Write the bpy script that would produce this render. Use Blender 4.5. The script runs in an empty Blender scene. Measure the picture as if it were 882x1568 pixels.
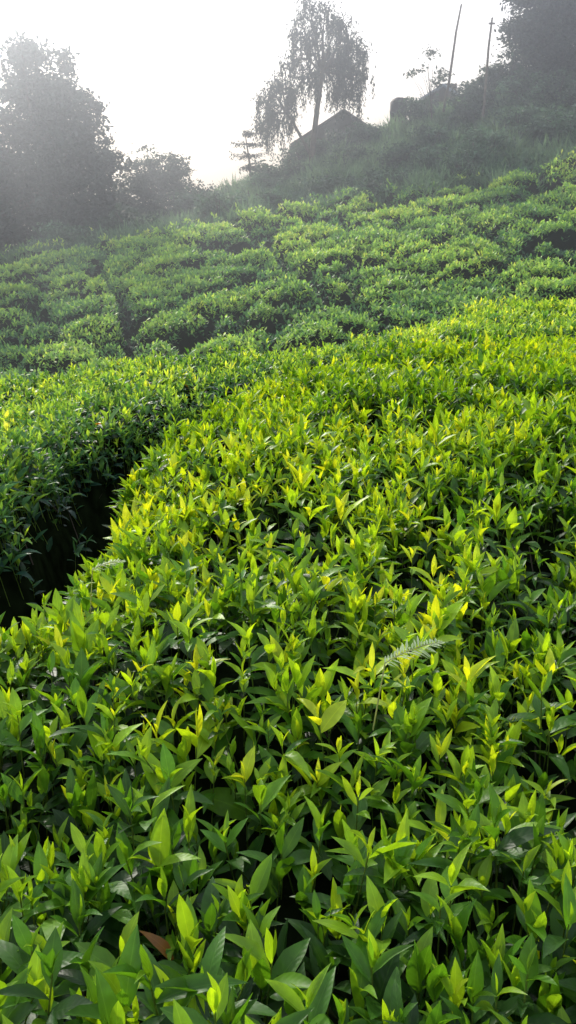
import bpy, math, numpy as np
from mathutils import Vector
rng=np.random.default_rng(7)
CZ=1.65
R=math.radians
# ---------------------------------------------------------------- noise
_T=np.random.default_rng(3).random((256,256))
def vn(x,y,s=0):
    x=np.asarray(x,float)+s*17.3; y=np.asarray(y,float)+s*9.7
    xi=np.floor(x).astype(int); yi=np.floor(y).astype(int)
    fx=x-xi; fy=y-yi; fx=fx*fx*(3-2*fx); fy=fy*fy*(3-2*fy)
    a=_T[xi&255,yi&255]; b=_T[(xi+1)&255,yi&255]; c=_T[xi&255,(yi+1)&255]; d=_T[(xi+1)&255,(yi+1)&255]
    return (a*(1-fx)+b*fx)*(1-fy)+(c*(1-fx)+d*fx)*fy
def sst(a,b,x):
    t=np.clip((x-a)/(b-a),0,1); return t*t*(3-2*t)
# ---------------------------------------------------------------- terrain (heights relative to the eye, CZ added on build)
def hill(x,y):
    """height of the vegetation tops of the hillside"""
    x=np.asarray(x,float); y=np.asarray(y,float)
    xc=np.clip(x,-14,16)
    h14=-1.95+0.12*xc
    h27=0.4+0.145*xc
    h36=2.25+0.37*xc-0.004*np.maximum(xc,0)**2
    h9=-1.95+0.05*xc
    h=np.where(y<9,h9,0)
    h=np.where((y>=9)&(y<14),h9+(h14-h9)*sst(9,14,y),h)
    t=(y-14)/13
    h=np.where((y>=14)&(y<27),h14+(h27-h14)*np.clip(t,0,1),h)
    t2=np.clip((y-27)/9,0,1)
    h=np.where((y>=27)&(y<36),h27+(h36-h27)*(t2*.75+.25*t2*t2),h)
    h=np.where(y>=36,h36,h)
    h=np.where(y>=40,h36-10*sst(40,110,y)-h36*sst(40,110,y),h)
    return h
def ground(x,y):
    x=np.asarray(x,float); y=np.asarray(y,float)
    near=-1.62+0.05*np.clip(x,-6,6)+0.05*vn(x*1.5,y*1.5)
    far=hill(x,y)-0.6+0.1*vn(x*.7,y*.7,2)
    far=far+0.35*sst(26.5,28,y)
    w=sst(7,10,y)
    z=near*(1-w)+far*w
    wide=sst(40,200,np.abs(x))
    return z*(1-wide)+(-8)*wide
# ---------------------------------------------------------------- mesh accumulator (quads only)
class Acc:
    def __init__(s): s.v=[];s.f=[];s.c=[];s.u=[];s.m=[];s.n=0
    def add(s,v,f,c,u=None,m=0):
        v=np.asarray(v,float).reshape(-1,3); f=np.asarray(f,int).reshape(-1,4)
        c=np.asarray(c,float)
        if c.ndim==1: c=np.tile(c,(len(v),1))
        if u is None: u=np.zeros((len(v),2))
        s.v.append(v);s.f.append(f+s.n);s.c.append(c);s.u.append(u);s.m.append(np.full(len(f),m));s.n+=len(v)
    def build(s,name,mats,smooth=True):
        v=np.concatenate(s.v).copy(); v[:,2]+=CZ
        f=np.concatenate(s.f);c=np.concatenate(s.c);u=np.concatenate(s.u);m=np.concatenate(s.m)
        me=bpy.data.meshes.new(name)
        me.vertices.add(len(v)); me.vertices.foreach_set('co',v.astype(np.float32).ravel())
        me.loops.add(f.size); me.loops.foreach_set('vertex_index',f.astype(np.int32).ravel())
        me.polygons.add(len(f)); me.polygons.foreach_set('loop_start',np.arange(0,f.size,4,dtype=np.int32))
        me.polygons.foreach_set('material_index',m.astype(np.int32))
        me.polygons.foreach_set('use_smooth',np.full(len(f),smooth))
        me.update(calc_edges=True)
        a=me.attributes.new('col','FLOAT_COLOR','POINT')
        a.data.foreach_set('color',np.concatenate([c,np.ones((len(c),1))],1).astype(np.float32).ravel())
        a=me.attributes.new('luv','FLOAT2','POINT')
        a.data.foreach_set('vector',u.astype(np.float32).ravel())
        for mt in mats: me.materials.append(mt)
        o=bpy.data.objects.new(name,me); bpy.context.scene.collection.objects.link(o)
        return o
LOD={ 'hi':([0,.12,.28,.45,.62,.78,.91,1],[.07,.42,.84,1,.90,.62,.27,.015]),
      'mid':([0,.2,.5,.8,1],[.1,.7,1,.55,.02]),
      'lo':([0,.5,1],[.25,1,.08])}
def leaves(acc,P,az,el,L,W,fold,curl,col,lod='mid',roll=None,m=0,tipcol=None):
    """vectorised leaf blades; az/el heading, upper face towards the sky"""
    N=len(P)
    if N==0: return
    ca,sa,ce,se=np.cos(az),np.sin(az),np.cos(el),np.sin(el)
    D=np.stack([ca*ce,sa*ce,se],1); Nn=np.stack([-ca*se,-sa*se,ce],1); S=np.cross(D,Nn)
    if roll is not None:
        cr,sr=np.cos(roll)[:,None],np.sin(roll)[:,None]
        S,Nn=S*cr+Nn*sr,Nn*cr-S*sr
    ts,ws=LOD[lod]; K=len(ts); flat=(lod=='lo'); A=2 if flat else 3
    V=np.zeros((N,K,A,3)); U=np.zeros((N,K,A,2))
    cf,sf=np.cos(fold),np.sin(fold)
    sway=rng.normal(0,.06,N)
    for k,(t,w) in enumerate(zip(ts,ws)):
        c=P+D*(L*t*(1-.18*np.abs(curl)*t*t))[:,None]-Nn*(L*curl*t*t)[:,None]+S*(L*sway*t*t)[:,None]
        hw=W*.5*w
        e=S*(hw*cf)[:,None]; up=Nn*(hw*sf)[:,None]
        if lod=='hi':
            rip=rng.normal(0,.08,N)*hw; rip2=rng.normal(0,.08,N)*hw
            up1=up+Nn*rip2[:,None]; up2=up+Nn*rip[:,None]
        else: up1=up2=up
        if flat:
            V[:,k,0]=c-e; V[:,k,1]=c+e; U[:,k,0]=(-w,t);U[:,k,1]=(w,t)
        else:
            V[:,k,0]=c-e+up1; V[:,k,1]=c; V[:,k,2]=c+e+up2
            U[:,k,0]=(-w,t);U[:,k,1]=(0,t);U[:,k,2]=(w,t)
    f=[]
    for k in range(K-1):
        for a in range(A-1):
            f.append([k*A+a,k*A+a+1,(k+1)*A+a+1,(k+1)*A+a])
    f=np.array(f)[None]+(np.arange(N)*K*A)[:,None,None]
    C=np.repeat(np.asarray(col)[:,None,:],K*A,1).reshape(-1,3)
    acc.add(V.reshape(-1,3),f.reshape(-1,4),C,U.reshape(-1,2),m)
def stems(acc,A0,B0,r,col,m=0):
    N=len(A0); V=np.zeros((N,2,3,3))
    for i in range(3):
        a=i*2*math.pi/3; o=np.array([math.cos(a),math.sin(a),0])*r
        V[:,0,i]=A0+o; V[:,1,i]=B0+o*.6
    f=np.array([[i,(i+1)%3,3+(i+1)%3,3+i] for i in range(3)])[None]+(np.arange(N)*6)[:,None,None]
    acc.add(V.reshape(-1,3),f.reshape(-1,4),col,None,m)
def tube(acc,pts,rad,col,sides=7,m=0):
    pts=[Vector(p) for p in pts]; V=[];F=[]
    for i,p in enumerate(pts):
        d=(pts[min(i+1,len(pts)-1)]-pts[max(i-1,0)]).normalized()
        a=d.cross(Vector((0.3,1,0.1))).normalized(); b=d.cross(a)
        for k in range(sides):
            t=k*2*math.pi/sides; q=p+(a*math.cos(t)+b*math.sin(t))*rad[i]*(1+.12*math.sin(3*t+i)); V.append(tuple(q))
    for i in range(len(pts)-1):
        for k in range(sides): F.append([i*sides+k,i*sides+(k+1)%sides,(i+1)*sides+(k+1)%sides,(i+1)*sides+k])
    acc.add(V,F,col,None,m)
def box(acc,c,s,col,m=0,rz=0):
    V=[];cz,sz=math.cos(rz),math.sin(rz)
    for x in(-1,1):
        for y in(-1,1):
            for z in(-1,1):
                X=x*s[0]/2;Y=y*s[1]/2;V.append((c[0]+X*cz-Y*sz,c[1]+X*sz+Y*cz,c[2]+z*s[2]/2))
    acc.add(V,[[0,1,3,2],[4,6,7,5],[0,4,5,1],[2,3,7,6],[0,2,6,4],[1,5,7,3]],col,None,m)
# ---------------------------------------------------------------- materials
def new_mat(n):
    m=bpy.data.materials.new(n); m.use_nodes=True; nt=m.node_tree; nt.nodes.clear()
    return m,nt,nt.nodes.new('ShaderNodeOutputMaterial')
def math_(nt,op,a,b=None,clamp=False):
    n=nt.nodes.new('ShaderNodeMath'); n.operation=op; n.use_clamp=clamp
    for i,v in enumerate((a,b)):
        if v is None: continue
        if isinstance(v,(int,float)): n.inputs[i].default_value=v
        else: nt.links.new(v,n.inputs[i])
    return n.outputs[0]
def leaf_mat(name,trans=.42,rough=.38,spec=.45,veins=True,tgain=(1.5,1.35,.6)):
    m,nt,out=new_mat(name); L=nt.links
    at=nt.nodes.new('ShaderNodeAttribute'); at.attribute_name='col'
    col=at.outputs['Color']
    geo=nt.nodes.new('ShaderNodeNewGeometry')
    no=nt.nodes.new('ShaderNodeTexNoise'); no.inputs['Scale'].default_value=45 if veins else 3; no.inputs['Detail'].default_value=2
    L.new(geo.outputs['Position'],no.inputs['Vector'])
    mr=nt.nodes.new('ShaderNodeMapRange'); mr.inputs['From Min'].default_value=.3;mr.inputs['From Max'].default_value=.7
    mr.inputs['To Min'].default_value=.8;mr.inputs['To Max'].default_value=1.2; L.new(no.outputs['Fac'],mr.inputs['Value'])
    mul=nt.nodes.new('ShaderNodeVectorMath'); mul.operation='SCALE'; L.new(col,mul.inputs[0]); L.new(mr.outputs[0],mul.inputs['Scale'])
    base=mul.outputs[0]; nrm=None
    if veins:
        lu=nt.nodes.new('ShaderNodeAttribute'); lu.attribute_name='luv'
        sp=nt.nodes.new('ShaderNodeSeparateXYZ'); L.new(lu.outputs['Vector'],sp.inputs[0])
        au=math_(nt,'ABSOLUTE',sp.outputs[0])
        mid=math_(nt,'SUBTRACT',1.0,math_(nt,'MULTIPLY',au,14.0),True)
        ph=math_(nt,'MULTIPLY',math_(nt,'SUBTRACT',sp.outputs[1],math_(nt,'MULTIPLY',au,.22)),52.0)
        sn=math_(nt,'SINE',ph)
        vein=math_(nt,'MULTIPLY',mid,.5)
        mx=nt.nodes.new('ShaderNodeMix'); mx.data_type='RGBA'; L.new(vein,mx.inputs['Factor']); L.new(base,mx.inputs['A'])
        g=nt.nodes.new('ShaderNodeVectorMath'); g.operation='MULTIPLY_ADD'; L.new(base,g.inputs[0]); g.inputs[1].default_value=(1.6,1.4,1.4); g.inputs[2].default_value=(.02,.035,.01)
        L.new(g.outputs[0],mx.inputs['B']); base=mx.outputs['Result']
        hgt=math_(nt,'ADD',math_(nt,'MULTIPLY',sn,-.14),math_(nt,'MULTIPLY',no.outputs['Fac'],1.5))
        bp=nt.nodes.new('ShaderNodeBump'); bp.inputs['Strength'].default_value=.35; bp.inputs['Distance'].default_value=.0015
        L.new(hgt,bp.inputs['Height']); nrm=bp.outputs[0]
    p=nt.nodes.new('ShaderNodeBsdfPrincipled'); p.inputs['Roughness'].default_value=rough; p.inputs['Specular IOR Level'].default_value=spec
    L.new(base,p.inputs['Base Color'])
    if nrm: L.new(nrm,p.inputs['Normal'])
    tg=nt.nodes.new('ShaderNodeVectorMath'); tg.operation='MULTIPLY'; L.new(base,tg.inputs[0]); tg.inputs[1].default_value=tgain
    tr=nt.nodes.new('ShaderNodeBsdfTranslucent'); L.new(tg.outputs[0],tr.inputs['Color'])
    ms=nt.nodes.new('ShaderNodeMixShader'); ms.inputs[0].default_value=trans
    L.new(p.outputs[0],ms.inputs[1]); L.new(tr.outputs[0],ms.inputs[2]); L.new(ms.outputs[0],out.inputs['Surface'])
    return m
def noise_mat(name,c1,c2,scale=4,rough=.9,bump=.3,dist=.02,detail=5,spec=.2):
    m,nt,out=new_mat(name); L=nt.links
    geo=nt.nodes.new('ShaderNodeNewGeometry')
    no=nt.nodes.new('ShaderNodeTexNoise'); no.inputs['Scale'].default_value=scale; no.inputs['Detail'].default_value=detail
    L.new(geo.outputs['Position'],no.inputs['Vector'])
    cr=nt.nodes.new('ShaderNodeValToRGB'); cr.color_ramp.elements[0].position=.35; cr.color_ramp.elements[1].position=.65
    cr.color_ramp.elements[0].color=(*c1,1); cr.color_ramp.elements[1].color=(*c2,1); L.new(no.outputs['Fac'],cr.inputs[0])
    p=nt.nodes.new('ShaderNodeBsdfPrincipled'); p.inputs['Roughness'].default_value=rough; p.inputs['Specular IOR Level'].default_value=spec
    L.new(cr.outputs[0],p.inputs['Base Color'])
    bp=nt.nodes.new('ShaderNodeBump'); bp.inputs['Strength'].default_value=bump; bp.inputs['Distance'].default_value=dist
    L.new(no.outputs['Fac'],bp.inputs['Height']); L.new(bp.outputs[0],p.inputs['Normal']); L.new(p.outputs[0],out.inputs['Surface'])
    return m
M_leaf=leaf_mat('tea_leaf',.50,.42,.32,True,(1.8,1.45,.45))
M_far=leaf_mat('tea_leaf_far',.45,.5,.3,False,(1.45,1.35,.9))
M_tree=leaf_mat('tree_leaf',.3,.6,.2,False,(1.2,1.2,.8))
M_grass=leaf_mat('grass_blade',.45,.6,.2,False,(1.2,1.2,.9))
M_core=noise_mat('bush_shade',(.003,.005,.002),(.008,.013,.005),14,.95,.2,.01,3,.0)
M_bark=noise_mat('bark',(.035,.028,.02),(.09,.075,.06),8)
M_soil=noise_mat('soil_and_turf',(.010,.012,.007),(.020,.026,.012),1.2,bump=.5,dist=.08,spec=.05)
# ---------------------------------------------------------------- ground sheet
def axis(segs):
    out=[]
    for a,b,n in segs: out+=list(np.linspace(a,b,n,endpoint=False))
    return np.array(out+[segs[-1][1]])
gx=axis([(-700,-60,14),(-60,-16,22),(-16,16,160),(16,60,22),(60,700,14)])
gy=axis([(-300,-5,12),(-5,45,230),(45,120,40),(120,900,16)])
def grid(acc,xs,ys,fn,col,m=0,mask=None):
    X,Y=np.meshgrid(xs,ys,indexing='ij'); Z=fn(X,Y); nx,ny=X.shape
    idx=np.arange(nx*ny).reshape(nx,ny)
    f=np.stack([idx[:-1,:-1],idx[1:,:-1],idx[1:,1:],idx[:-1,1:]],-1).reshape(-1,4)
    if mask is not None:
        k=mask(X,Y).ravel(); f=f[k[f].any(1)]
    acc.add(np.stack([X,Y,Z],-1).reshape(-1,3),f,col,None,m)
a=Acc(); grid(a,gx,gy,ground,(.05,.05,.05)); a.build('ground',[M_soil])
# ---------------------------------------------------------------- near tea tables
_ey=np.array([-3,.5,1.96,2.37,3.25,4.03,5,6.25]); _ex=np.array([-1.9,-1.15,-.74,-.66,-.58,-.40,.0,.62])
def d_main(x,y):
    xl=np.interp(y,_ey,_ex)+.12*(vn(x*3,y*5,5)-.5)
    yb=np.interp(x,[.4,2,5],[6.25,6.1,5.7])+.15*(vn(x*3,y*3,6)-.5)
    return np.minimum((x-xl)*.9,yb-y)
def d_row(x,y):
    xl=np.interp(y,_ey,_ex)-np.interp(y,[1,2.3,3.1,3.9,4.66,5.3,6.2],[.24,.22,.36,.56,.66,.58,.35])
    yb=np.interp(x,[.4,2,5],[6.25,6.1,5.7])+.34
    front=np.maximum((xl-x)*.9,y-yb)+.16*(vn(x*2.5,y*3.2,7)-.5)
    back=np.interp(x,[-6,-2.3,.5,2,6],[6.6,7.0,7.7,8.9,9.3])-y
    return np.minimum(front,back)
def bare(x,y):
    b=0
    for cx,cy,r in((.30,1.98,.11),(.46,2.3,.10),(.12,1.45,.06),(.48,1.12,.09),(-.05,.95,.06),(.62,1.55,.07),(1.3,5.9,.2)):
        b=b+np.exp(-((x-cx)**2+(y-cy)**2)/(r*r))
    return b
def z_main(x,y):
    z=-.80+.20*np.exp(-((x-1.7)**2/1.3+(y-3.5)**2/2.2))+.06*np.exp(-((x+.1)**2+(y-2.6)**2)/.6)
    z=z+.11*(vn(x*2.2,y*2.2,1)-.5)+.07*(vn(x*6,y*6,2)-.5)+.03*(x)*np.exp(-y*.3)
    return z-.07*np.clip(bare(x,y),0,1)
def z_row(x,y):
    z=np.interp(x,[-6,-2.3,-1,.4,2,6],[-1.50,-1.22,-1.03,-.98,-.74,-.5])
    z=z+.18*np.exp(-((x+1.4)**2+(y-3.0)**2)/1.8)
    return z+.12*(vn(x*1.7,y*1.7,3)-.5)+.08*(vn(x*6,y*6,4)-.5)
def topfn(zf,df,x,y,e=.22,drop=.0):
    d=df(x,y)
    if df is d_row: e=.22
    k=sst(-.06,e,d)
    g=ground(x,y)
    return g+(zf(x,y)-g)*k**.45-drop
DARK=np.array([.016,.056,.009]);MID=np.array([.062,.185,.013]);YOUNG=np.array([.26,.45,.016]);YEL=np.array([.42,.53,.022])
def ramp(g):
    g=np.clip(g,0,1.2)[:,None]
    return np.where(g<.5,DARK+(MID-DARK)*g*2,np.where(g<1,MID+(YOUNG-MID)*(g-.5)*2,YOUNG+(YEL-YOUNG)*(g-1)*5))
def tea(name,zf,df,xr,yr,dens,lodf,youngf,und=420,size=1.0,tint=(1,1,1)):
    acc=Acc(); tint=np.array(tint)
    A=(xr[1]-xr[0])*(yr[1]-yr[0]); n=int(A*dens)
    x=rng.uniform(*xr,n); y=rng.uniform(*yr,n)
    ne=int(A*dens*2.2); xe=rng.uniform(*xr,ne); ye=rng.uniform(*yr,ne); de=df(xe,ye); k=(de>-.06)&(de<.16)
    x=np.concatenate([x,xe[k]]); y=np.concatenate([y,ye[k]]); d=df(x,y); k=d>-.05
    hole=vn(x*4.2,y*4.2,11)*.7+vn(x*11,y*11,12)*.3
    k&=~((hole>.70)&(rng.random(len(x))<.7)&(d>.1))
    if df is d_main: k&=rng.random(len(x))>bare(x,y)*1.1
    x,y,d=x[k],y[k],d[k]
    z=topfn(zf,df,x,y); low=zf(x,y)-z        # skirts of the bush are bare twigs
    k=rng.random(len(x))>sst(.13,.30,low)*.97
    x,y,d,z=x[k],y[k],d[k],z[k]; N=len(x); z=z+rng.normal(0,.028,N)
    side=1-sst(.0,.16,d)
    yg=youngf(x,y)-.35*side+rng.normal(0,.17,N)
    sc=rng.uniform(.56,1.04,N)*(1+.35*(rng.random(N)<.07))*size
    tilt=np.abs(rng.normal(0,.22,N))+.35*side*(rng.random(N)); ta=rng.uniform(0,6.28,N)
    ax=np.stack([np.cos(ta)*np.sin(tilt),np.sin(ta)*np.sin(tilt),np.cos(tilt)],1)
    tip=np.stack([x,y,z],1); a0=rng.uniform(0,6.28,N)
    #      down   elev  len   wid   dy    prob
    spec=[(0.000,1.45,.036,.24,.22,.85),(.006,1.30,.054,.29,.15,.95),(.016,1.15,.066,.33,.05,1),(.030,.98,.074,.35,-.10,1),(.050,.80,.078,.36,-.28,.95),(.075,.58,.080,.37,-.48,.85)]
    isn=lodf(x,y)
    for i,(dn,el,L,W,dy,pr) in enumerate(spec):
        use=rng.random(N)<pr
        for lod in ('hi','mid'):
            s=use&(isn==(lod=='hi')); c=s.sum()
            if not c: continue
            P=tip[s]-ax[s]*(dn*sc[s])[:,None]
            az=a0[s]+i*2.4+rng.normal(0,.35,c)
            e=el+rng.normal(0,.24,c)-.3*side[s]
            Ls=L*sc[s]*rng.uniform(.78,1.22,c)
            cu=rng.normal(.14,.20,c)+ (.05*i)
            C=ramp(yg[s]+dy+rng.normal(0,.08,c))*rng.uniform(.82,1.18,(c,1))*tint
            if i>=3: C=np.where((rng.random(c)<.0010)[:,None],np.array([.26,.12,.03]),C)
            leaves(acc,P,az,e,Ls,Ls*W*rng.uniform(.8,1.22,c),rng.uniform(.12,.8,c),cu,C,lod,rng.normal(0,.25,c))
    stems(acc,tip-ax*.16,tip-ax*.004,.0017,(.08,.14,.025),0)
    n=int(A*und*1.8); xu=rng.uniform(*xr,n); yu=rng.uniform(*yr,n); du=df(xu,yu); keep=(du>-.06)&((rng.random(n)<.55)|(du<.2)); xu,yu,du=xu[keep],yu[keep],du[keep]
    zu=topfn(zf,df,xu,yu); k=rng.random(len(xu))>sst(.15,.36,zf(xu,yu)-zu)*.95; xu,yu,zu=xu[k],yu[k],zu[k]; n=len(xu)
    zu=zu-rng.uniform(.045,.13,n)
    Lu=rng.uniform(.05,.08,n); sel=lodf(xu,yu)
    P=np.stack([xu,yu,zu],1)
    for lod in('hi','mid'):
        s=sel==(lod=='hi'); c=s.sum()
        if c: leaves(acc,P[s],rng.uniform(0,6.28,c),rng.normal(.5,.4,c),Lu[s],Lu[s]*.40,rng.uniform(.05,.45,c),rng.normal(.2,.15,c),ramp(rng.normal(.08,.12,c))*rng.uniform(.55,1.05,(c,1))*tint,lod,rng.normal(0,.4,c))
    xs=np.arange(xr[0],xr[1],.05); ys=np.arange(yr[0],yr[1],.05)
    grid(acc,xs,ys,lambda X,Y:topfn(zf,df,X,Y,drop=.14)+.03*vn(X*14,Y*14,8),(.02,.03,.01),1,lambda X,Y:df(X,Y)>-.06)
    nt_=int(A*60); xt=rng.uniform(*xr,nt_); yt=rng.uniform(*yr,nt_); k=df(xt,yt)>.03; xt,yt=xt[k],yt[k]; zt=topfn(zf,df,xt,yt)
    B=np.stack([xt,yt,zt-.04],1); Aa=B+np.stack([rng.normal(0,.08,len(xt)),rng.normal(0,.08,len(xt)),-rng.uniform(.15,.3,len(xt))],1)
    stems(acc,Aa,B,.003,(.06,.05,.035),2)
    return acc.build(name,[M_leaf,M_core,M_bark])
tea('tea_bush',z_main,d_main,(-1.9,3.6),(-.6,6.5),720,lambda x,y:(y<2.2),
    lambda x,y:.53+.27*sst(1.0,2.2,y)+.13*np.exp(-((x+.25)**2/.5+(y-2.4)**2/1.5))-.15*sst(.2,1.2,x)*(1-sst(3,5,y))-.10*sst(4.,6.,y)+.5*(vn(x*2.6,y*2.6,21)-.5),400)
tea('tea_bush',z_row,d_row,(-5.2,5.2),(.8,9.4),440,lambda x,y:(y<-9),
    lambda x,y:.70+.10*sst(-.8,1.5,x)+.35*(vn(x*2,y*2,22)-.5),420,1.0,(1.25,1.2,5.0))
# ---------------------------------------------------------------- hillside tea mounds
ROT=.30
def vor(x,y,sx=1.45,sy=1.10,so=0,rot=ROT):
    c,s=math.cos(rot),math.sin(rot); p=(x*c+y*s)/sx+so; q=(-x*s+y*c)/sy+so
    i=np.floor(p).astype(int); j=np.floor(q).astype(int)
    f1=np.full(p.shape,9.); f2=f1.copy(); idr=np.zeros(p.shape)
    for di in(-1,0,1):
        for dj in(-1,0,1):
            ii=i+di;jj=j+dj
            cx=ii+.5+.95*(_T[ii&255,jj&255]-.5)+.5*(jj&1)-.25; cy=jj+.5+.85*(_T[(ii+77)&255,(jj+31)&255]-.5)
            d=np.hypot(p-cx,q-cy); r=_T[(ii+13)&255,(jj+101)&255]
            n=d<f1; f2=np.where(n,f1,np.minimum(f2,d)); idr=np.where(n,r,idr); f1=np.where(n,d,f1)
    return f1,f2,idr
def mound(x,y):
    wx=x+.9*(vn(x*.7,y*.7,31)-.5)+.35*(vn(x*2.6,y*2.6,51)-.5); wy=y+.9*(vn(x*.7,y*.7,32)-.5)+.35*(vn(x*2.6,y*2.6,52)-.5)
    f1,f2,r=vor(wx,wy)
    big=vn(x*.45,y*.45,33)
    w=.12+.34*sst(.35,.75,big)
    depth=.28+.72*sst(.35,.65,vn(x*.8,y*.8,37))
    g=1-(1-sst(.0,w,f2-f1)**.8)*depth
    h=g*(.50+.20*r)*(1-.40*f1*f1)
    c,s=math.cos(ROT),math.sin(ROT); q=(-x*s+y*c)+.9*(vn(x*.3,y*.3,38)-.5)
    p=(x*c+y*s)+1.2*(vn(x*.3,y*.3,39)-.5)
    l1=np.abs(((q/2.9)%1)-.5)*2.9; l2=np.abs(((p/4.3)%1)-.5)*4.3
    h=h*(.15+.85*sst(.0,.34,np.minimum(l1+.05*vn(x*3,y*3,40),l2+.04)))
    h=np.where(r<.05,h*.25,h)
    return h+.12*(vn(x*3.3,y*3.3,34)-.5),r
def btop(x,y):
    h,r=mound(x,y); return ground(x,y)+h
def bound(x): return 27.0+.02*x+1.4*(vn(x*.4,x*0+3,35)-.5)
acc=Acc()
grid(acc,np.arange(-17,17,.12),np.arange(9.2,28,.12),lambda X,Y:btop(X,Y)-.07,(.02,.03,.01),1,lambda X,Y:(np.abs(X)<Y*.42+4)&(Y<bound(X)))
n=int(34*18.8*360); x=rng.uniform(-17,17,n); y=rng.uniform(9.2,28,n)
k=(np.abs(x)<y*.40+3)&(y<bound(x)+rng.normal(0,.3,n))
x,y=x[k],y[k]; h,r=mound(x,y)
k=rng.random(len(x))<np.clip(.06+h*2.0,0,1)*np.interp(y,[9,20,28],[1,.85,.65]); x,y,h,r=x[k],y[k],h[k],r[k]
N=len(x); z=ground(x,y)+h+rng.normal(0,.035,N); a0=rng.uniform(0,6.28,N)
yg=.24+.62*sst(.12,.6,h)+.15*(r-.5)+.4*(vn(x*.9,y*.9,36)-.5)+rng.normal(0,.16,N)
sz=np.interp(y,[9,28],[.9,1.5])
for i in range(3):
    el=rng.normal(.9-.3*i,.3,N); L=rng.uniform(.06,.10,N)*sz
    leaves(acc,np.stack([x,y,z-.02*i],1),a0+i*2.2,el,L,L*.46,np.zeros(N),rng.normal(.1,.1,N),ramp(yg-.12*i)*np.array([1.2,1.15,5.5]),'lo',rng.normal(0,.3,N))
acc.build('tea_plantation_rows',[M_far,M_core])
# ---------------------------------------------------------------- rough grass slope
acc=Acc()
n=150000; x=rng.uniform(-18,20,n); y=rng.uniform(26.4,40,n)
k=(y>bound(x)-.3)&(np.abs(x)<y*.42+3); x,y=x[k],y[k]
cl=vn(x*.9,y*.9,41)*.6+vn(x*2.6,y*2.6,42)*.4
k=rng.random(len(x))<.25+1.2*cl; x,y,cl=x[k],y[k],cl[k]; N=len(x)
L=rng.uniform(.22,.6,N)*(.35+1.5*cl)
c1=np.array([.04,.10,.065]); c2=np.array([.15,.25,.14]); t=np.clip(cl*1.6-.3+rng.normal(0,.2,N),0,1)[:,None]
leaves(acc,np.stack([x,y,ground(x,y)-.03],1),rng.uniform(0,6.28,N),rng.normal(1.15,.3,N),L,rng.uniform(.04,.08,N),np.zeros(N),rng.uniform(.1,.6,N),c1+(c2-c1)*t,'lo')
acc.build('hillside_grass',[M_grass])
# ---------------------------------------------------------------- trees and shrubs
def canopy(acc,blobs,leaf,col,per=70,spread=.22,m=0,shell=.55):
    C=[]
    for (cx,cy,cz,rx,ry,rz,nn) in blobs:
        nc=max(3,int(nn/per)); d=rng.normal(0,1,(nc,3)); d/=np.linalg.norm(d,axis=1)[:,None]
        rr=shell+(1-shell)*rng.random(nc)**.7; rr=np.where(rng.random(nc)<.25,rng.random(nc)*shell,rr)
        c=np.array([cx,cy,cz])+d*rr[:,None]*np.array([rx,ry,rz])*rng.uniform(.85,1.15,(nc,1)); C.append(c)
        s=spread*rng.uniform(.6,1.5,nc)
        P=np.repeat(c,per,0)+rng.normal(0,1,(nc*per,3))*np.repeat(s,per)[:,None]*np.array([1,1,.55])
        M=len(P); L=leaf*rng.uniform(.7,1.4,M)
        sh=np.repeat(rng.uniform(.6,1.4,nc),per)[:,None]*rng.uniform(.75,1.25,(M,1))
        leaves(acc,P,rng.uniform(0,6.28,M),rng.normal(-.1,.6,M),L,L*.5,np.zeros(M),rng.normal(.1,.1,M),np.array(col)*sh,'lo',rng.normal(0,.7,M),m)
    return np.concatenate(C)
def limbs(acc,root,C,n,r,col=(.05,.04,.03),m=1):
    for c in C[rng.permutation(len(C))[:n]]:
        a=np.array(root,float); a[2]+=rng.uniform(0,1)*(c[2]-a[2])*.5
        mid=(a+c)/2+rng.normal(0,.12,3)+np.array([0,0,.15]); tube(acc,[a,mid,c],[r,r*.6,r*.2],col,5,m)
def gz(x,y): return float(ground(np.array([x]),np.array([y]))[0])
def tree(name,x,y,height,blobs,leaf,col,tr=.15,nl=20,per=70,spread=.22,lean=0):
    acc=Acc(); z0=gz(x,y)
    C=canopy(acc,blobs,leaf,col,per,spread)
    pts=[(x+lean*t+.06*math.sin(5*t),y,z0-.2+(height+.2)*t) for t in (0,.12,.3,.5,.7,.9,1)]
    tube(acc,pts,[tr*1.5,tr,tr*.9,tr*.75,tr*.5,tr*.25,tr*.1],(.05,.04,.03),9,1)
    limbs(acc,(x+lean*.3,y,z0+height*.35),C,nl,tr*.35)
    return acc.build(name,[M_tree,M_bark])
TC=(.026,.043,.036)
tree('broadleaf_tree',-8.4,32,6.6,[(-8.3,32,4.5,1.25,1.2,1.3,5600),(-7.6,32,3.2,1.2,1.3,1.3,5600),(-9.3,32,3.2,1.7,1.5,1.8,7500),(-7.5,31.6,1.7,1.35,1.4,1.4,8000),(-9.6,31.6,1.2,1.9,1.6,1.7,9000),(-7.7,31.5,.2,1.35,1.3,1.0,7000),(-6.3,31.8,2.1,.45,.5,.8,900),(-9.9,31.5,-.2,2,1.6,1.1,7000),(-6.5,31.8,.9,.5,.5,.6,700),(-8.9,32,5.6,.6,.6,.5,700)],.17,TC,.28,40,60,.17)
tree('broadleaf_tree',-12.2,31,7.0,[(-12.3,31,4.6,1.9,1.7,1.6,7000),(-11.6,31,2.8,2.0,2,2.0,8000),(-13.6,31,2.4,2.2,2,2.1,7000),(-12.2,31,.2,2.4,2,1.6,8000)],.17,TC,.3,36,70,.26)
tree('shrub_tree',-5.2,35,2.4,[(-5.3,35,1.8,.9,1.1,.95,4200),(-4.3,35,1.8,.7,.9,.8,2600),(-3.3,35.2,1.0,.8,.8,.6,2400),(-6.3,35,.8,.9,.9,.9,3600),(-4.6,34.6,.5,1.3,.9,.8,4500)],.13,(.035,.06,.042),.1,22,50,.15)
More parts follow.
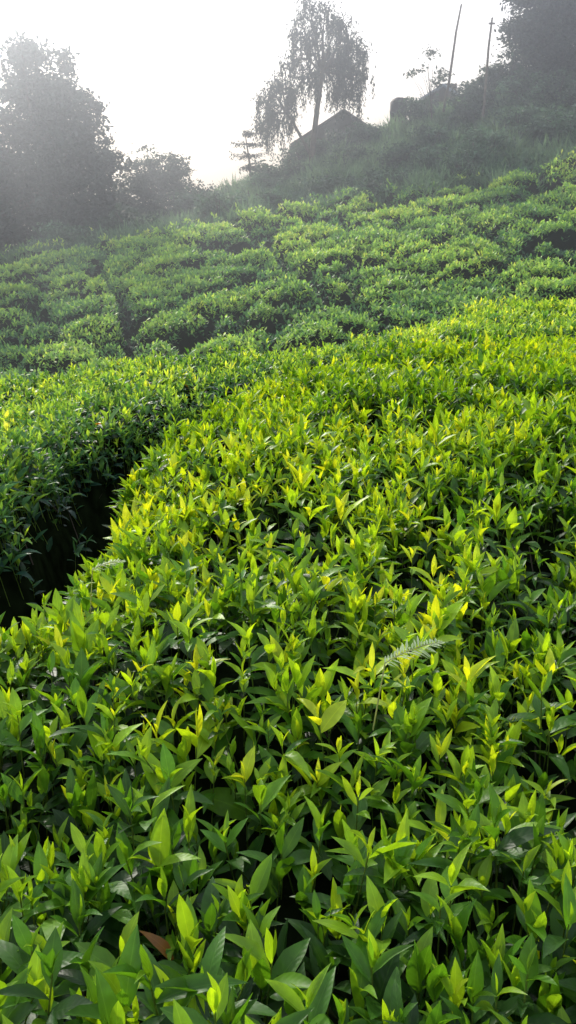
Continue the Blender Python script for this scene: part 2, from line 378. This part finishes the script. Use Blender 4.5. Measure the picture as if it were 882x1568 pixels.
# weeping tree
acc=Acc(); wx,wy=.95,35.0; z0=gz(wx,wy)
tube(acc,[(wx-.1,wy,z0-.2),(wx,wy,z0+.9),(wx+.15,wy,z0+2.2),(wx+.35,wy,z0+3.6),(wx+.3,wy,z0+4.8)],[.15,.11,.09,.07,.03],(.05,.04,.03),9,1)
tube(acc,[(wx-.05,wy,z0+.5),(wx-.7,wy,z0+1.6),(wx-1.3,wy,z0+2.5)],[.07,.05,.02],(.05,.04,.03),7,1)
def bough(cx,cz,n,lmin,lmax,root,sp=.28,dy=.0):
    """one limb ending in a tuft with hanging leafy strands"""
    c=np.array([cx,wy+dy,cz]); root=np.array(root,float)
    mid=(root+c)/2+np.array([0,0,.25]); tube(acc,[root,mid,c,c+np.array([.15*np.sign(cx-root[0]),0,-.12])],[.05,.03,.018,.008],(.05,.04,.03),5,1)
    k=280; P=c+rng.normal(0,1,(k,3))*np.array([sp*1.0,sp,.22]); L=rng.uniform(.09,.17,k)
    leaves(acc,P,rng.uniform(0,6.28,k),rng.normal(-.6,.6,k),L,L*.4,np.zeros(k),rng.normal(0,.1,k),np.tile((.03,.042,.036),(k,1))*rng.uniform(.6,1.4,(k,1)),'lo',rng.normal(0,.5,k))
    for _ in range(int(n*1.8)):
        sx=cx+rng.normal(0,sp*1.1); sy=wy+dy+rng.normal(0,sp); szz=cz+rng.normal(0,.15)-.3*abs(sx-cx)
        l=rng.uniform(lmin,lmax)*rng.uniform(.6,1.25); kk=int(l/.018)+2; t=np.linspace(0,1,kk)
        ox=rng.normal(0,.08)
        px=sx+ox*np.sqrt(t)+rng.normal(0,.035,kk); py=sy+rng.normal(0,.05,kk); pz=szz-l*t
        L=rng.uniform(.09,.17,kk)*(1.1-.5*t); sh=rng.uniform(.5,1.4)
        leaves(acc,np.stack([px,py,pz],1),rng.uniform(0,6.28,kk),rng.normal(-1.1,.45,kk),L,L*.38,np.zeros(kk),rng.normal(0,.1,kk),np.tile(np.array([.03,.042,.036])*sh,(kk,1)),'lo',rng.normal(0,.5,kk))
rt=(wx+.3,wy,z0+3.4)
for b in [(.75,7.6,7,.5,1.1),(1.3,7.3,8,.6,1.4),(1.9,7.1,8,.6,1.8),(2.35,6.5,8,.7,2.0),(.35,6.8,8,.6,1.8),(.9,6.6,7,.6,1.5),(1.6,6.2,9,.6,1.8),(2.1,5.8,9,.7,1.7),(1.25,5.6,7,.6,1.4),(2.55,5.6,6,.6,1.8),(.15,5.9,6,.6,1.6),(1.8,5.0,6,.5,1.1),(.7,5.3,6,.5,1.5),(2.3,5.0,5,.4,1.1),(2.75,6.3,4,.6,1.8)]:
    bough(*b,rt,.2,rng.normal(0,.4))
for b in [(-.35,5.15,7,.6,1.5),(-.8,4.7,7,.7,1.8),(.1,4.9,7,.7,1.5),(-.55,4.0,7,.5,1.2),(-.95,3.7,5,.4,1.0),(.05,4.0,5,.4,1.0)]:
    bough(*b,(wx-1.0,wy,z0+2.0),.19,rng.normal(0,.3))
acc.build('weeping_tree',[M_tree,M_bark])
# tiered sapling
acc=Acc(); x0,y0=-1.6,34.6; z0=gz(x0,y0)
tube(acc,[(x0+.25,y0,z0-.1),(x0+.15,y0,z0+1.2),(x0,y0,z0+2.2)],[.05,.04,.015],(.05,.04,.03),6,1)
for zt,rad in((1.0,.42),(1.4,.60),(1.8,.52),(2.15,.3)):
    for q in range(8):
        th=q*.8+zt+rng.normal(0,.2); rr=rad*rng.uniform(.6,1.2); e=(x0+.1+math.cos(th)*rr,y0+math.sin(th)*rr,z0+zt+rng.normal(.03,.04))
        tube(acc,[(x0+.12,y0,z0+zt),e],[.015,.006],(.05,.04,.03),4,1)
        k=30; t=rng.uniform(.2,1.15,k)[:,None]; P=np.array([x0+.12,y0,z0+zt])*(1-t)+np.array(e)*t+rng.normal(0,.045,(k,3))
        leaves(acc,P,rng.uniform(0,6.28,k),rng.normal(-.2,.3,k),np.full(k,.14),np.full(k,.06),np.zeros(k),np.full(k,.1),np.tile((.03,.045,.03),(k,1)),'lo')
acc.build('tiered_sapling',[M_tree,M_bark])
# right hand trees
tree('broadleaf_tree',9.7,35,7.0,[(10.0,35,7.7,1.7,1.4,1.3,10500),(9.0,35,6.8,1.1,.9,.9,5200),(9.9,35,5.9,1.4,1.2,1.0,8000),(11.8,35,7.0,1.8,1.6,1.6,6500),(11.5,35,8.8,2.0,1.6,1.2,5000),(8.5,35,7.9,.6,.5,.6,1100),(13.5,35,7,2,2,2,5500),(10.4,35,5.0,1.4,1.1,.8,5500)],.16,TC,.2,36,60,.18)
tree('young_tree',8.3,34.8,2.0,[(7.6,34.8,5.3,.5,.5,.45,1300),(7.0,34.8,4.8,.8,.7,.45,1800),(8.4,34.8,5.5,.7,.6,.7,2400)],.12,(.04,.07,.048),.06,14,40,.15)
tree('young_tree',5.3,34.8,1.9,[(5.3,34.8,6.1,.3,.3,.2,90),(4.7,34.8,5.5,.35,.3,.2,90),(5.6,34.8,5.3,.4,.4,.3,200)],.12,(.04,.07,.04),.03,10,22,.12)
def shrub(x,y,r,h,nn,col=(.055,.105,.065)):
    acc=Acc(); z=gz(x,y)
    C=canopy(acc,[(x,y,z+h*.5,r,r*.9,h*.55,nn)],.12,np.array(col)*rng.uniform(.7,1.35),50,.14)
    limbs(acc,(x,y,z-.05),C,10,.03); acc.build('shrub',[M_tree,M_bark])
SH=[(-.6,34.3,.8,.9,1800),(.3,34,.5,.7,1000),(6.6,34.4,.9,1.0,2000),(8.6,34,1.1,1.4,2600),(9.9,33.2,1.0,1.3,2200),(11.6,33.5,1.2,1.8,2600),(3.9,31.5,.8,.8,1500),(-2.4,32.5,.9,.7,1600),(6.6,30.6,.9,.9,1700),(1.4,30.2,.8,.6,1400),(9.3,30.5,1.1,1.0,1900),(-5.5,30.8,1.2,.8,2200),(-7.2,29.5,1.3,.9,2200),(2.9,28.6,.7,.5,1100),(11.4,29.6,1.2,1.1,2200),(5.2,28.6,.8,.55,1200),
  (.5,36.2,.8,.95,1800),(1.5,36,.9,.8,2000),(2.6,36,.9,.8,2000),(3.3,36,.7,.6,1400),(5.0,36,.8,.9,1700),(-3.6,33,1.0,.9,2000),(-6.4,33,1.3,1.2,2600),(5.0,33,.8,.8,1500),(2.3,33.2,.9,.7,1500),(7.9,32,.8,.9,1500)]
for _ in range(22):
    yy=rng.uniform(28,35); SH.append((rng.uniform(-6,12.5),yy,rng.uniform(.45,.9),rng.uniform(.4,.85),int(rng.uniform(700,1300))))
for s in SH: shrub(*s)
# ---------------------------------------------------------------- hut, tank, shed, poles
def parent(name,objs):
    e=bpy.data.objects.new(name,None); bpy.context.scene.collection.objects.link(e)
    for o in objs: o.parent=e
M_wall=noise_mat('lime_wall',(.10,.095,.09),(.16,.15,.14),3)
M_roof=noise_mat('rusted_sheet_roof',(.05,.04,.04),(.09,.07,.065),2.5)
M_glass=noise_mat('dark_window',(.01,.012,.015),(.02,.022,.028),2,.15)
M_wood=noise_mat('weathered_wood',(.06,.05,.04),(.12,.10,.08),6)
M_tank=noise_mat('black_tank',(.02,.02,.025),(.035,.035,.04),3,.6)
M_blue=noise_mat('blue_sheet_roof',(.16,.2,.26),(.22,.26,.32),3,.6)
def hut(name,cx,cy,w,dp,zb,ze,za,roofm):
    obs=[]
    a=Acc(); 
    box(a,(cx,cy,(zb+ze)/2),(w,dp,ze-zb),(.1,)*3)
    for sgn in(-1,1):
        yy=cy+sgn*dp/2; a.add([(cx-w/2,yy,ze),(cx+w/2,yy,ze),(cx+.02,yy,za-.06),(cx-.02,yy,za-.06)],[[0,1,2,3]],(.1,)*3)
    o=a.build('walls',[M_wall],False); obs.append(o)
    a=Acc(); n=28
    for sgn in(-1,1):
        ys=np.linspace(-dp/2-.3,dp/2+.3,n*2); V=[];
        for j,yy in enumerate(ys):
            off=.025*(j%2)
            V+= [(cx,cy+yy,za+off),(cx+sgn*(w/2+.35),cy+yy,ze-.12+off)]
        F=[[2*j,2*j+1,2*j+3,2*j+2] for j in range(len(ys)-1)]
        a.add(V,F,(.1,)*3)
        V2=[(v[0],v[1],v[2]-.07) for v in V]; a.add(V2,F,(.1,)*3)
        for yy in (cy-dp/2-.3,cy+dp/2+.3):
            tube(a,[(cx,yy,za-.03),(cx+sgn*(w/2+.35),yy,ze-.15)],[.06,.06],(.1,)*3,5)
    obs.append(a.build('roof',[roofm],False))
    a=Acc(); box(a,(cx-w*.22,cy-dp/2-.02,(zb+ze)/2+.1),(.6,.04,.6),(.1,)*3); obs.append(a.build('window',[M_glass],False))
    a=Acc(); box(a,(cx+w*.2,cy-dp/2-.02,zb+.75),(.7,.05,1.5),(.1,)*3); obs.append(a.build('door',[M_wood],False))
    parent(name,obs)
hut('hillside_hut',2.2,39,3.5,3.6,1.7,3.3,4.45,M_roof)
hut('tin_shed',6.3,39.5,1.2,2,4.1,5.1,5.55,M_blue)
a=Acc(); tx,ty=4.35,36.6; zt=gz(tx,ty)+.05
tube(a,[(tx,ty,zt+.3),(tx,ty,zt+.32),(tx,ty,zt+1.05),(tx,ty,zt+1.15),(tx,ty,zt+1.2),(tx,ty,zt+1.21)],[.02,.33,.33,.28,.14,.01],(.1,)*3,16,0)
for dx,dy in((-.22,-.22),(.22,-.22),(.22,.22),(-.22,.22)): box(a,(tx+dx,ty+dy,zt+.1),(.08,.08,.5),(.1,)*3,1)
box(a,(tx,ty,zt+.32),(.75,.75,.06),(.1,)*3,1)
a.build('water_tank',[M_tank,M_wood])
def pole(name,p0,p1,r,bar):
    a=Acc(); p0=np.array(p0);p1=np.array(p1); tube(a,[p0*(1-t)+p1*t+np.array([.03*math.sin(6*t),0,0]) for t in (0,.25,.5,.75,1)],[r,r*.95,r*.85,r*.75,r*.6],(.1,)*3,8)
    if bar: box(a,p1*.95+p0*.05,(.22,.05,.05),(.1,)*3)
    a.build(name,[M_wood])
pole('utility_pole',(5.75,34.6,4.1),(6.2,34.6,7.6),.05,False)
pole('utility_pole',(6.95,33.5,3.3),(7.1,33.5,6.95),.05,True)
# ---------------------------------------------------------------- fern fronds
def fern(x,y,z,az,el,L):
    a=Acc(); k=20; t=np.linspace(.06,1,k)
    d=np.array([math.cos(az)*math.cos(el),math.sin(az)*math.cos(el),math.sin(el)])
    pts=[np.array([x,y,z])+d*L*tt+np.array([0,0,-.25*L*tt*tt]) for tt in t]
    tube(a,[np.array([x-.01,y,z-.12]),*pts],[.0012]*(k+1),(.2,.26,.12),4)
    P=np.array(pts)
    for s in(-1,1):
        l=L*.24*np.sin(np.pi*(t*.85+.12))**.8+.003
        leaves(a,P,np.full(k,az+s*1.1),np.full(k,el*.4)+rng.normal(0,.15,k),l,np.full(k,L*.034),np.full(k,.1),np.full(k,.15),np.tile((.36,.47,.26),(k,1)),'mid')
    a.build('fern_frond',[M_leaf])
fern(.15,1.22,-.665,.35,.45,.12); fern(-.42,1.68,-.69,.5,.35,.08)
# ---------------------------------------------------------------- morning mist over the hillside
m,nt,out=new_mat('mist'); vs=nt.nodes.new('ShaderNodeVolumeScatter'); vs.inputs['Color'].default_value=(.78,.87,1,1); vs.inputs['Density'].default_value=.0150; vs.inputs['Anisotropy'].default_value=.80
nt.links.new(vs.outputs[0],out.inputs['Volume'])
a=Acc(); box(a,(0,159,3),(300,300,32),(1,1,1)); a.build('mist',[m],False)
# ---------------------------------------------------------------- light
AZ,EL=R(-25),R(27)
sv=Vector((math.sin(AZ)*math.cos(EL),math.cos(AZ)*math.cos(EL),math.sin(EL)))
sd=bpy.data.lights.new('sun','SUN'); sd.energy=5; sd.angle=R(.6); sd.color=(1,.97,.92)
so=bpy.data.objects.new('sun',sd); so.rotation_euler=sv.to_track_quat('Z','Y').to_euler(); bpy.context.scene.collection.objects.link(so)
w=bpy.data.worlds.new('World'); bpy.context.scene.world=w; w.use_nodes=True; nt=w.node_tree
bg=nt.nodes['Background']; sk=nt.nodes.new('ShaderNodeTexSky'); sk.sky_type='NISHITA'; sk.sun_disc=False; sk.sun_elevation=EL; sk.sun_rotation=AZ%(2*math.pi)
sk.air_density=1.0; sk.dust_density=2; sk.ozone_density=1.5
# thin high cloud veil: whitens the sky evenly
mx=nt.nodes.new('ShaderNodeMix'); mx.data_type='RGBA'; mx.inputs['Factor'].default_value=.68; mx.inputs['B'].default_value=(12.2,12.6,14.2,1)
nt.links.new(sk.outputs[0],mx.inputs['A']); nt.links.new(mx.outputs['Result'],bg.inputs[0]); bg.inputs[1].default_value=.148
# ---------------------------------------------------------------- camera
cd=bpy.data.cameras.new('camera'); co=bpy.data.objects.new('camera',cd); bpy.context.scene.collection.objects.link(co)
co.location=(0,0,CZ); co.rotation_euler=(R(90-18.4),0,0); cd.sensor_fit='VERTICAL'; cd.sensor_height=24; cd.lens=12/(784/1305); cd.clip_end=3000; cd.clip_start=.02
sc=bpy.context.scene; sc.camera=co; sc.view_settings.view_transform='Standard'; sc.view_settings.look='None'; sc.view_settings.exposure=0
